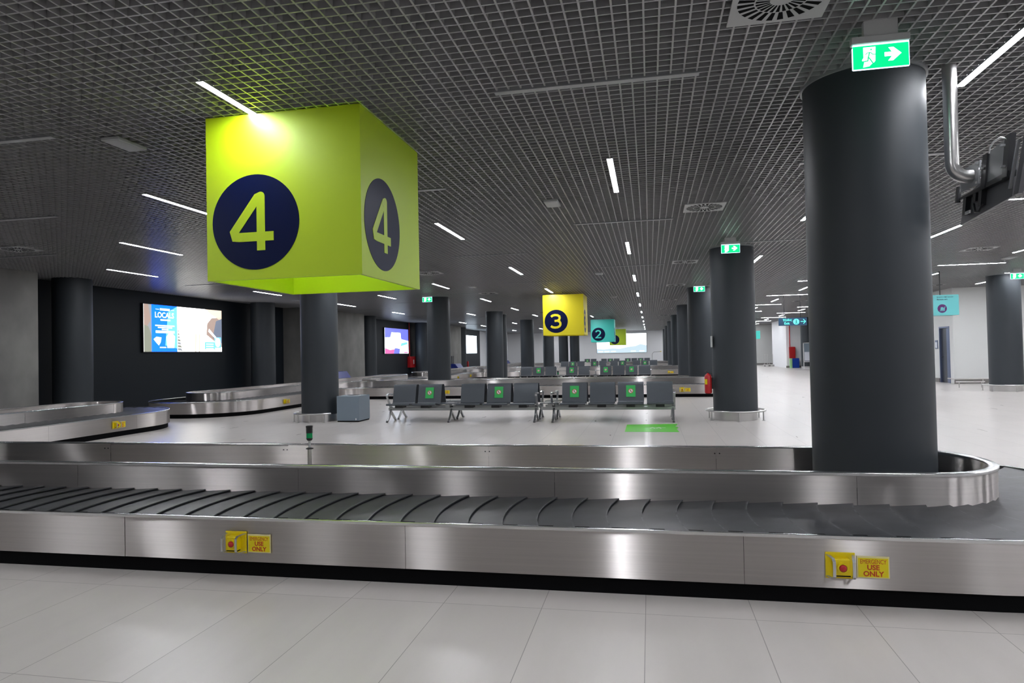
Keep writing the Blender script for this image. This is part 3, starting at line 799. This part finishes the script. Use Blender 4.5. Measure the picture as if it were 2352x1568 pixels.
# ------------------------------------------------------------------ seating
def bench(n_pattern, x_start, y, rz, label, stickers, ends, table_first):
    """n_pattern: string of S (seat) and T (table) along local +x; places 0.615 apart"""
    t = thing('beam_seating', label, 'bench', (x_start, y, 0), rz, 'perforated metal waiting benches')
    pit = .615; xs_ = [0.0]
    for ch in n_pattern: xs_.append(xs_[-1] + (pit if ch == 'S' else .41))
    L = xs_[-1]
    MB().rbox(-.01, -.035, .245, L + .01, .035, .315, .006).build('beam', 'beam', t)
    for i, ch in enumerate(n_pattern):
        xc = (xs_[i] + xs_[i + 1]) / 2
        if ch == 'S':
            hw = .275
            def shell(pts, th, name, parent=t, w=hw):
                # pts: (y,z) polyline; extruded in x with thickness th and flared side lips
                mb = MB(); k = len(pts); vs = []; fs = []
                nrm = []
                for a in range(k):
                    d = Vector((pts[min(a + 1, k - 1)][0] - pts[max(a - 1, 0)][0], pts[min(a + 1, k - 1)][1] - pts[max(a - 1, 0)][1])).normalized(); nrm.append((-d.y, d.x))
                cols = [(-w, .0), (-w + .02, .0), (w - .02, 0), (w, 0)]
                for sgn in (0, 1):
                    for cx_, dz in cols:
                        for a in range(k):
                            o = -th * sgn
                            vs.append((xc + cx_, pts[a][0] + nrm[a][0] * (o + dz), pts[a][1] + nrm[a][1] * (o + dz)))
                C = len(cols)
                for sgn in (0, 1):
                    for c in range(C - 1):
                        for a in range(k - 1):
                            q = sgn * C * k + c * k + a; f = (q, q + 1, q + k + 1, q + k); fs.append(f if sgn else f[::-1])
                for a in range(k - 1):
                    for c in (0, C - 1):
                        q = c * k + a; fs.append((q, q + 1, q + 1 + C * k, q + C * k))
                for c in range(C - 1):
                    for a in (0, k - 1):
                        q = c * k + a; fs.append((q, q + k, q + k + C * k, q + C * k))
                mb.add(vs, fs); return mb.build(name, 'seat', parent, 40)
            shell([(-.285, .375), (-.30, .395), (-.292, .412), (-.26, .420), (-.10, .405), (.06, .392), (.12, .398)], .02, 'seat')
            bk = shell([(.10, .385), (.135, .41), (.150, .46), (.175, .56), (.205, .68), (.235, .78), (.255, .812), (.275, .81)], -.018, 'backrest')
            MB().box(xc - .09, -.22, .315, xc + .09, .03, .38).build('seat_bracket', 'blackp', t)
            # dark side cheek of the backrest
            if stickers and i in stickers:
                p0_, p1_ = Vector((0, .1475, .46)), Vector((0, .196, .66)); u = Vector(X_); v = (p1_ - p0_).normalized(); nn = u.cross(v)
                o = Vector((xc - .10, .158, .505)) + nn * .026
                st = MB().poly([(0, 0), (.20, 0), (.20, .255), (0, .255)], o, u, v, .002).build('green_sticker', 'sticker', bk)
                tag(st, 'green sticker with a round no-sitting sign')
                c = (.10, .130)
                MB().disc(o, u, v, c, .049, .003, 28).build('sign_disc', 'stickw', bk)
                r_ = MB(); r_.ring(o, u, v, c, .042, .052, .004, 28); r_.stroke([(c[0] - .03, c[1] + .03), (c[0] + .03, c[1] - .03)], .009, o, u, v, .004, False, False); r_.build('prohibition_ring', 'stickr', bk)
                k_ = MB(); k_.disc(o, u, v, (c[0], c[1] + .024), .008, .0035, 12); k_.stroke([(c[0], c[1] + .014), (c[0] - .006, c[1] - .012), (c[0] + .016, c[1] - .014), (c[0] + .018, c[1] - .028)], .010, o, u, v, .0035); k_.build('seated_figure', 'darktext', bk)
        else:
            tb = MB(); tb.rbox(xc - .20, -.24, .40, xc + .20, .20, .416, .005); tb.build('side_table', 'seat', t)
            MB().box(xc - .05, -.12, .315, xc + .05, .06, .40).build('table_bracket', 'beam', t)
    for lx in ends:
        x = lx
        lg = MB()
        lg.sweep_rect([(x, 0.02, .33), (x, -.05, .24), (x, -.13, .13), (x, -.25, .035), (x, -.30, .012)], .045, .038, X_)
        lg.build('leg', 'alu', t)
        lg = MB(); lg.sweep_rect([(x, -.03, .22), (x, .06, .15), (x, .17, .06), (x, .245, .012)], .045, .038, X_)
        lg.build('leg', 'alu', t)
        MB().lathe(x, -.30, [(.025, 0), (.025, .012)], 16).lathe(x, .245, [(.025, 0), (.025, .012)], 16).build('foot_pad', 'blackp', t)
    for lx in (ends[0], ends[-1]):
        x = lx + (-.03 if lx == ends[0] else .03)
        MB().sweep_rect([(x, .02, .30), (x, -.06, .40), (x, -.14, .50), (x, -.19, .57), (x, -.195, .60), (x, -.17, .622), (x, -.10, .628), (x, .08, .622), (x, .13, .60)], .042, .022, X_).build('armrest', 'alu', t)
    return t
def bench_pair(x0, pattern, y, rowname, nm, stk, ends, back=True):
    n = len(pattern)
    a = bench(pattern, x0, y, 0, 'dark bench facing camera, %s, %s' % (rowname, nm), stk, ends, False)
    if back:
        L = .615 * pattern.count('S') + .41 * pattern.count('T')
        b_ = bench(pattern[::-1], x0 + L, y + .66, PI, 'dark bench facing away, %s, behind the %s' % (rowname, nm), (), [L - e for e in ends][::-1], False)
    return a
YS = 14.87
bench_pair(-5.93, 'SSTSSS', YS, 'front row', 'five-seat one with a side table', (1, 4), [.05, 1.50, 3.44])
bench_pair(-2.37, 'TSSSS', YS, 'front row', 'four-seat one ending in a table', (1, 3), [.28, 2.83])
bench_pair(-6.32, 'SSSTSS', 33.0, 'second row', 'five-seat one with a side table', (1, 4), [.05, 2.05, 3.43], False)
bench_pair(-2.82, 'TSSSS', 33.0, 'second row', 'four-seat one ending in a table', (1, 3), [.28, 2.83], False)
bench_pair(-6.62, 'SSSTSS', 50.9, 'third row', 'five-seat one with a side table', (1, 4), [.05, 2.05, 3.43], False)
bench_pair(-2.92, 'SSTSSS', 50.9, 'third row', 'right-hand five-seat one', (1, 4), [.05, 1.5, 3.43], False)
bench_pair(-6.36, 'SSTSSS', 67.2, 'fourth row', 'left five-seat one', (0, 4), [.05, 1.5, 3.43], False)
bench_pair(-2.82, 'TSSSS', 67.2, 'fourth row', 'right four-seat one', (1, 3), [.28, 2.83], False)

# green floor mark
t = thing('floor_marking', 'bright green rectangular sticker on the floor before the right-hand seats', 'floor marking', (0, 0, 0))
MB().poly([(-.49, 12.86), (.50, 12.84), (.47, 13.35), (.52, 13.6), (.46, 13.8), (.51, 14.05), (.52, 14.27), (-.49, 14.12)], (0, 0, 0.0005), X_, Y_, .0012).build('sheet', 'green', t)
m_ = MB()
for pts in ([(-.02, 13.45), (.02, 13.62), (.06, 13.42)], [(.10, 13.45), (.14, 13.62), (.18, 13.42)], [(-.12, 13.5), (.26, 13.56)]):
    m_.stroke(pts, .025, (0, 0, .0018), X_, Y_, .001)
m_.build('footprint_symbol', 'stickw', t)

# blue-grey cabinet
t = thing('waste_cabinet', 'low blue-grey cabinet with a round top opening, beside the left column', 'cabinet', (-7.145, 14.66, 0), 0)
MB().box(.01, .01, 0, .54, .60, .03).build('plinth', 'black', t)
MB().rbox(0, 0, .03, .55, .62, .60, .004).build('body', 'cabinet', t)
MB().lathe(.28, .31, [(.17, .60), (.17, .604), (.15, .604), (.15, .59)], 40, cap=False).build('opening_ring', 'steel2', t, 40)
MB().lathe(.28, .31, [(.15, .601), (.15, .602)], 40).build('opening', 'black', t)
MB().box(.46, -.002, .045, .485, 0, .085).build('lock', 'stickw', t)

# fire extinguisher on the column
t = thing('fire_extinguisher', 'red fire extinguisher hung on the left side of a round column', 'fire extinguisher', (1.215, 15.12, .56), 0)
MB().lathe(0, 0, [(.055, 0), (.075, .02), (.075, .36), (.06, .40), (.025, .425), (.022, .44)], 32).build('cylinder', 'red', t, 40)
lb_ = MB(); n_a = 8
lb_.add([(.0765 * math.cos(3.5 + .9 * k / n_a), .0765 * math.sin(3.5 + .9 * k / n_a), z) for z in (.20, .31) for k in range(n_a + 1)], [(k, k + 1, n_a + 2 + k, n_a + 1 + k) for k in range(n_a)]).build('label_sheet', 'yellow', t, 40)
MB().tube([(0, 0, .435), (0, 0, .46)], .014, 10).tube([(-.005, 0, .46), (-.05, -.01, .485)], .007, 8).tube([(-.005, 0, .455), (-.065, -.01, .462)], .007, 8).build('valve_handle', 'blackp', t, 40)
MB().tube([(.02, -.02, .45), (.07, -.03, .44), (.088, -.03, .36), (.086, -.02, .12)], .009, 8).build('hose', 'blackp', t, 40)
MB().box(.06, -.02, .10, .108, .02, .34).build('wall_bracket', 'blackp', t)
t = thing('wall_reader', 'small pale panel on the left edge of the extinguisher column', 'wall panel', (1.318, 15.1, 1.55), 0)
MB().rbox(-.03, -.06, 0, 0, .06, .24, .004).build('case', 'lightgrey', t)

# ------------------------------------------------------------------ display arm at the top right
t = thing('display_mount', 'grey ceiling pipe with elbow carrying a bare display bracket, top right', 'display mount', (2.345, 5.85, 2.80), 0)
pp = [(0, 0, H - 2.80 + .04), (0, 0, .11)]
for k in range(1, 9):
    a = (PI / 2) * k / 8; pp.append((.11 - .11 * math.cos(a), 0, .11 - .11 * math.sin(a)))
pp.append((.14, 0, 0))
MB().tube(pp, .050, 28).build('pipe', 'steel2', t, 50)
def slab(x, th, pts, name, m, dx_dz=0.0, dxdy=0.0):
    # a plate in the y-z plane leaning by dx_dz
    vs = []; n = len(pts)
    for k in (0, 1):
        for y, z in pts: vs.append((x + th * k + dx_dz * z + dxdy * y, y, z))
    fs = [tuple(range(n)), tuple(range(2 * n - 1, n - 1, -1))] + [(i, i + n, (i + 1) % n + n, (i + 1) % n) for i in range(n)]
    return MB().add(vs, fs).build(name, m, t)
slab(.135, .012, [(.20, -.085), (-.115, -.085), (-.115, .095), (.20, .095)], 'flange_plate', 'housing', .1)
for yy, z0, z1 in ((-.155, -.13, .125), (-.475, -.13, .175)):
    slab(.15, .04, [(yy + .035, z0), (yy - .035, z0), (yy - .035, z1), (yy + .035, z1)], 'upright_rail', 'blackp', .1)
slab(.165, .012, [(-.19, -.10), (-.44, -.10), (-.44, .165), (-.19, .13)], 'back_cover', 'housing', .1)
slab(.155, .045, [(.26, -.135), (-.53, -.135), (-.53, -.09), (.26, -.115)], 'lower_rail', 'blackp', .1)
slab(.14, .03, [(.285, -.15), (.255, -.15), (.255, -.02), (.285, -.02)], 'end_hook', 'blackp', .1)
for yy, z0 in ((.16, -.27), (.135 - .14, -.20), (-.10, -.25)):
    slab(.16, .035, [(yy + .025, z0), (yy - .025, z0), (yy - .025, -.13), (yy + .025, -.13)], 'hanging_rail', 'blackp', .1)
slab(.20, .02, [(.30, -.33), (-.50, -.27), (-.50, .10), (.26, -.12)], 'rear_panel', 'display_grey', .1)
slab(.19, .03, [(-.535, -.27), (-.60, -.27), (-.68, .16), (-.62, .16)], 'screen_edge', 'display_grey', .1)
slab(.16, .02, [(-.52, -.22), (-.535, -.22), (-.60, .10), (-.585, .10)], 'screen_frame', 'alu', .1)
slab(.13, .012, [(.06, -.285), (-.01, -.285), (-.01, -.262), (.06, -.262)], 'type_plate', 'lightgrey', .1)
MB().tube([(.17, -.20, .12), (.17, -.22, .16), (.17, -.28, .185), (.17, -.38, .185), (.17, -.46, .15), (.17, -.50, .09)], .006, 8).build('white_cable', 'stickw', t, 50)
MB().tube([(.15, .02, -.21), (.14, -.02, -.28), (.14, -.09, -.29), (.15, -.13, -.24)], .009, 8).build('black_cable', 'blackp', t, 50)
b_ = MB()
for yy, zz in ((.17, .08), (-.09, .08), (.17, -.07), (-.09, -.07), (-.155, .02), (-.475, .1), (-.475, -.05)): b_.box(.120, yy - .008, zz - .008, .150, yy + .008, zz + .008)
b_.build('bolts', 'alu', t)

# ------------------------------------------------------------------ hanging boards on the right
t = thing('exit_board', 'dark blue hanging board reading Exit with walking figure and arrow', 'hanging sign', (5.31, 30.0, 2.43), 0)
MB().rbox(0, -.06, 0, 1.10, .06, .315, .006).build('board', 'navy2', t)
for xx in (.22, .86): MB().tube([(xx, 0, .31), (xx, 0, H - 2.43 + .02)], .013, 8).build('hanger_rod', 'blackp', t)
text('Έξοδος', .125, 'teal_lit', 'lettering', t, (.335, -.062, .19), X_, Z_, .002, xs=.80, bold=.001)
text('Exit', .135, 'teal_lit', 'lettering', t, (.31, -.062, .05), X_, Z_, .002, bold=.003)
d_ = MB().disc((0, -.060, 0), X_, Z_, (.68, .155), .12, .003, 40).build('figure_disc', 'teal_lit', t)
f = MB(); o = (0, -.062, 0)
f.disc(o, X_, Z_, (.683, .222), .018, .003, 14)
f.stroke([(.683, .195), (.680, .135), (.705, .100), (.712, .060)], .022, o, X_, Z_, .003).stroke([(.680, .135), (.660, .095), (.645, .065)], .022, o, X_, Z_, .003).stroke([(.655, .155), (.668, .185), (.695, .185), (.715, .150)], .014, o, X_, Z_, .003)
f.build('walking_figure', 'navy2', d_)
a_ = MB(); a_.stroke([(.85, .16), (1.03, .16)], .024, (0, -.060, 0), X_, Z_, .003, False, False).stroke([(.955, .255), (1.045, .16), (.955, .065)], .024, (0, -.060, 0), X_, Z_, .003, False, False)
a_.build('arrow', 'teal_lit', t)

t = thing('baggage_cart_sign', 'pale turquoise hanging box sign reading Baggage cart with purple disc', 'hanging sign', (8.28, 21.95, 2.365), 0)
MB().rbox(-.10, 0, 0, .58, .62, .595, .003).build('box', 'cyan_board', t)
MB().tube([(.20, .3, .59), (.20, .3, H - 2.365 + .02)], .014, 8).build('hanger_rod', 'blackp', t)
text('Καρότσι Αποσκευών', .05, 'darktext', 'lettering', t, (.0, -.002, .515), X_, Z_, .002, 'LEFT', xs=.9)
text('Baggage cart', .055, 'darktext', 'lettering', t, (.0, -.002, .445), X_, Z_, .002, 'LEFT', bold=.001)
d_ = MB().disc((0, 0, 0), X_, Z_, (.135, .195), .125, .003, 40).build('purple_disc', 'purple', t)
k_ = MB(); o = (0, -.002, 0)
k_.poly([(.085, .145), (.115, .145), (.130, .235), (.100, .235)], o, X_, Z_, .003).poly([(.120, .145), (.150, .145), (.165, .235), (.135, .235)], o, X_, Z_, .003).poly([(.158, .145), (.185, .145), (.196, .215), (.168, .215)], o, X_, Z_, .003)
k_.stroke([(.07, .128), (.19, .128), (.20, .24), (.225, .24)], .010, o, X_, Z_, .003)
k_.build('cart_symbol', 'cyan_board', d_)
t = thing('turquoise_sign', 'dull turquoise hanging board beside the extinguisher column, far off', 'hanging sign', (8.05, 55.0, 2.25), 0)
MB().rbox(-.3, 0, 0, .32, .3, .62, .004).build('box', 'teal_cube', t)
MB().tube([(0, .15, .6), (0, .15, H - 2.25 + .02)], .014, 8).build('hanger_rod', 'blackp', t)

# rail along the right wall
t = thing('wall_guard_rail', 'low steel guard rail along the pale wall by the dark door', 'rail', (11.3, 28.7, 0))
MB().tube([(0, .45, .2), (0, .0, .2), (.06, -.06, .2), (5.0, -.06, .2)], .022, 12).build('rail', 'steel2', t, 50)
for xx in (.02, 1.0, 2.0, 3.0, 4.0): MB().tube([(xx, -.04, 0), (xx, -.04, .2)], .016, 8).build('post', 'steel2', t, 50)
t = thing('floor_guard_rail', 'short low steel rail left of the bumper ring at the right', 'rail', (10.4, 26.2, 0))
MB().tube([(0, 0, .2), (.9, 0, .2)], .022, 12).build('rail', 'steel2', t, 50)
for xx in (.1, .8): MB().tube([(xx, 0, 0), (xx, 0, .2)], .016, 8).build('post', 'steel2', t, 50)

# far right group: hose cabinet, bin, bollard, stand, carts
t = thing('hose_cabinet', 'red hose cabinet with riser pipe on the far right white block', 'fire hose cabinet', (10.32, 54.28, .72), 0)
MB().rbox(0, 0, .0, .42, .2, .86, .01).build('box', 'red', t)
MB().tube([(.06, .1, .86), (.06, .1, 3.5)], .035, 10).build('riser_pipe', 'red', t, 50)
t = thing('waste_bin', 'blue bin with pale green side below the far red hose cabinet', 'bin', (10.32, 54.0, 0), 0)
MB().rbox(.14, 0, 0, .62, .3, .72, .01).build('body', 'blue2', t)
MB().rbox(-.02, 0, 0, .13, .3, .72, .01).build('green_side', 'palegreen', t)
t = thing('dark_bollard', 'short dark grey post standing right of the blue bin', 'post', (11.35, 54.1, 0), 0)
MB().lathe(0, 0, [(.09, 0), (.09, .48), (.06, .52)], 20).build('post_body', 'backwall', t, 40)
t = thing('call_point', 'small red and blue alarm devices on the far white block', 'alarm', (11.7, 54.5, 0), 0)
for z, m in ((1.9, 'red'), (1.35, 'navy'), (.9, 'red')): MB().rbox(-.05, -.05, z, .05, 0, z + (.1 if m == 'red' else .25), .004).build('device', m, t)
t = thing('notice_stand', 'white framed notice stand with papers in front of a dark column', 'notice stand', (10.45, 50.2, 0), 0)
MB().box(0, 0, .55, .05, .05, 1.85).box(.95, 0, .55, 1.0, .05, 1.85).box(0, 0, 1.8, 1.0, .05, 1.85).box(0, 0, .5, 1.0, .05, .55).box(0, 0, 0, .04, .04, .55).box(.96, 0, 0, 1.0, .04, .55).box(0, -.2, .02, 1.0, .24, .06).build('frame', 'stickw', t)
MB().box(.05, .02, .55, .95, .03, 1.8).build('glass_panel', 'cabinet', t)
MB().box(.08, .0, .6, .62, .015, 1.2).build('paper_sheet', 'paper', t)
MB().box(.66, .0, 1.25, .93, .015, 1.75).build('poster', 'margin', t)
for k, (x, y) in enumerate(((9.55, 60.0), (10.0, 60.3))):
    t = thing('luggage_cart', 'steel luggage cart parked by the far white wall, ' + ('left one' if k == 0 else 'right one'), 'luggage cart', (x, y, 0), 0, 'parked luggage carts')
    MB().tube([(-.15, 0, .1), (-.15, 0, 1.0), (.12, 0, 1.0), (.12, 0, .1)], .018, 8).build('handle_frame', 'steel2', t, 50)
    MB().box(-.2, -.5, .12, .18, .3, .16).build('platform', 'steel2', t)
    for dx in (-.17, .15): MB().tube([(dx - .02, -.4, .06), (dx + .02, -.4, .06)], .06, 12).build('wheel', 'blackp', t, 50)

# gooseneck by the end wall
t = thing('gooseneck_pole', 'thin grey pole bent to the right before the far end wall', 'pole', (.25, 72.6, 0))
MB().tube([(0, 0, 0), (0, 0, 1.1), (.08, 0, 1.28), (.22, 0, 1.38), (.85, 0, 1.42)], .025, 8).build('pole', 'housing', t, 50)
MB().tube([(.85, 0, 1.42), (.95, 0, 1.42)], .045, 8).build('tip', 'yellow', t, 50)

# ------------------------------------------------------------------ screens
def screen(name, label, o, u, wd, hh, base_m, depth=.08):
    t = thing('advert_screen', label, 'screen', o, 0, 'advertising screens')
    u = Vector(u); n = u.cross(Vector(Z_))
    b = MB(); b.poly([(-.02, -.02), (wd + .02, -.02), (wd + .02, hh + .02), (-.02, hh + .02)], -n * 0, u, Z_, depth - .006); b.build('bezel', 'blackp', t)
    f = MB().poly([(0, 0), (wd, 0), (wd, hh), (0, hh)], n * (depth - .006), u, Z_, .004).build('display_face', base_m, t)
    return t, f, u, n * (depth - .002)
# wide screen on the left wall (u runs towards +y, image left edge is nearest the camera)
t, f, u, q = screen('wide', 'wide advert screen with blue LOCALS panel and bright photo, left wall', (WL, 18.45, 1.80), Y_, 3.93, 1.50, 's_white')
def pic(pts, m, lay=1, nm='picture_area'):
    return MB().poly(pts, Vector(q) + Vector(u).cross(Vector(Z_)) * (.0006 * lay), u, Z_, .0005).build(nm, m, f)
def rect(x0, y0, x1, y1, m, lay=1, nm='picture_area'): return pic([(x0, y0), (x1, y0), (x1, y1), (x0, y1)], m, lay, nm)
rect(0, 0, .34, 1.5, 's_grey')
pic([(0, 0), (.34, 0), (.34, .5), (.2, .8), (0, .85)], 's_olive', 2)
pic([(.0, .85), (.15, .8), (.3, 1.0), (.2, 1.5), (0, 1.5)], 's_brown', 2)
rect(.34, 0, 1.53, 1.5, 's_blue')
pic([(.95, .2), (1.53, .1), (1.53, 1.5), (1.1, 1.3)], 's_cyan', 2)
for (a, b_, c, d0) in ((.5, .82, 1.4, .86), (.62, .76, 1.28, .80), (.8, .70, 1.1, .74), (.52, .60, 1.4, .68), (.74, 1.00, 1.2, 1.05), (.72, 1.33, 1.18, 1.40), (.52, 1.355, .68, 1.37), (1.22, 1.355, 1.38, 1.37), (.7, .12, 1.0, .155)):
    rect(a, b_, c, d0, 's_label', 3, 'text_line')
text('LOCALS', .245, 's_label', 'lettering', f, Vector(q) + u * .93 + Vector((0, 0, 1.10)), u, Z_, .002, xs=1.0, bold=.006)
pic([(1.05, .12), (1.38, .12), (1.42, .5), (1.28, .62), (1.12, .60), (1.0, .48)], 's_label', 3)
pic([(.42, .40), (.55, .48), (.78, .46), (.74, .30), (.66, .2), (.55, .28)], 's_label', 3)
for k in range(7): pic([(1.55, .05 + .1 * k), (1.8 - .03 * k, .02 + .11 * k), (1.72 - .02 * k, .11 + .1 * k), (1.55, .12 + .1 * k)], 's_olive' if k % 2 else 's_grey', 2)
pic([(3.0, 1.5), (3.93, 1.5), (3.93, 1.1), (3.3, 1.35)], 's_warm', 1)
pic([(3.05, .6), (3.93, .15), (3.93, 1.25), (3.35, 1.2), (3.1, 1.0)], 's_brown', 1)
pic([(3.4, .5), (3.93, .3), (3.93, 1.2), (3.6, 1.1)], 's_dim', 2)
pic([(3.15, .72), (3.8, .30), (3.85, .34), (3.2, .82)], 's_label', 3)
for x0 in (2.42, 2.62): pic([(x0, 0), (x0 + .07, 0), (x0 + .10, .6), (x0 + .02, .62)], 's_warm', 2)
rect(2.95, .08, 3.5, .34, 's_cyan', 3)
for z in (.27, .19, .11): rect(3.02, z - .02, 3.44, z + .015, 's_label', 4, 'text_line')
rect(3.5, .05, 3.88, .52, 's_cyan', 3); pic([(3.69 + .16 * math.cos(a * PI / 8), .33 + .17 * math.sin(a * PI / 8)) for a in range(16)], 's_label', 4); rect(3.53, .05, 3.86, .14, 's_label', 4)
# square screen farther along
t, f, u, q = screen('square', 'square violet and white advert screen on the dark left wall', (WL, 38.1, 1.66), Y_, 4.0, 1.55, 's_cool')
pic([(0, .95), (.9, 1.0), (1.1, 1.3), (2.6, 1.3), (2.7, .9), (4, .8), (4, 1.55), (0, 1.55)], 's_viol')
pic([(0, 0), (2.0, 0), (1.7, .28), (.8, .22), (0, .35)], 's_pink', 2); pic([(1.4, .0), (2.4, 0), (2.5, .3), (1.6, .35)], 's_viol', 3)
pic([(.2, .5), (.9, .6), (1.3, .95), (.4, 1.0)], 's_ice', 2); pic([(2.6, .45), (3.9, .6), (3.8, .75), (2.7, .65)], 's_cyan', 2); rect(3.2, 0.02, 3.9, .1, 's_pink', 2)
t, f, u, q = screen('white', 'plain white glowing advert screen on the dark left wall, farther off', (WL, 56.0, 1.62), Y_, 4.0, 1.55, 's_cool')
# projector-like screen on the far wall
t, f, u, q = screen('far', 'very wide pale screen with misty hills on the far end wall', (-5.55, YF - .0, 1.36), X_, 5.25, 2.05, 's_far')
f.parent.location.y = YF
pic([(0, 0), (5.25, 0), (5.25, .75), (4.6, .9), (4.1, .7), (3.3, .62), (2.5, .45), (1.6, .5), (.8, .4), (0, .45)], 's_mist', 1)
for x0 in (.15, .8, 1.5, 3.6, 4.5): rect(x0, .12, x0 + .5, .2, 's_label', 2, 'text_line')

# ------------------------------------------------------------------ left wall extras
def red_cabinet(x, y, z, label):
    t = thing('hose_cabinet', label, 'fire hose cabinet', (x, y, z), 0)
    MB().rbox(0, 0, 0, .24, .95, .72, .01).build('box', 'red', t)
    MB().box(.24, .45, .22, .245, .62, .5).build('hose_symbol', 'stickw', t)
    MB().tube([(.1, .15, .72), (.1, .15, H - z)], .03, 10).build('riser_pipe', 'red', t, 50)
    return t
red_cabinet(WL, 42.3 - .2, .74, 'red hose cabinet with riser pipe on the dark left wall, right of the square screen')
t = thing('wall_extinguisher', 'tiny red extinguisher at the foot of the far white screen', 'fire extinguisher', (-15.2, 56.0, .45), 0)
MB().lathe(0, 0, [(.08, 0), (.09, .02), (.09, .42), (.04, .5)], 20).build('cylinder', 'red', t, 40)
def chute(y, label):
    t = thing('chute_guard', label, 'baggage chute', (-14.3, y, 0), 0, 'blue chute guards at the pier openings')
    for k, dy in enumerate((0, 1.3)):
        MB().add([(0, dy, .45), (.9, dy, .45), (.55, dy, .85), (0, dy, .85), (0, dy + .06, .45), (.9, dy + .06, .45), (.55, dy + .06, .85), (0, dy + .06, .85)],
                 [(0, 3, 2, 1), (4, 5, 6, 7), (0, 1, 5, 4), (1, 2, 6, 5), (2, 3, 7, 6), (3, 0, 4, 7)]).build('side_panel', 'blue', t)
    MB().add([(.05, 1.36, .45), (.95, 1.36, .45), (.6, 1.5, .86), (.05, 1.5, .86), (.05, .0, .44), (.95, 0, .44), (.6, .1, .85), (.05, .1, .85)],
             [(0, 3, 2, 1), (4, 5, 6, 7), (0, 1, 5, 4), (1, 2, 6, 5), (2, 3, 7, 6), (3, 0, 4, 7)]).build('sloping_cover', 'blue', t)
    c = MB()
    for k in range(7): c.box(-.05 - .02 * (k % 2), -.35 + .3 * k, .80, -.03 - .02 * (k % 2), -.08 + .3 * k, 1.42)
    c.build('strip_curtain', 'blackp', t)
    return t
chute(27.7, 'blue chute guard with black strip curtain at the second concrete pier')
chute(46.9, 'blue chute guard with black strip curtain at the third concrete pier')
chute(64.2, 'blue chute guard at the pale pier far away')
chute(8.9, 'blue chute guard at the nearest concrete pier')
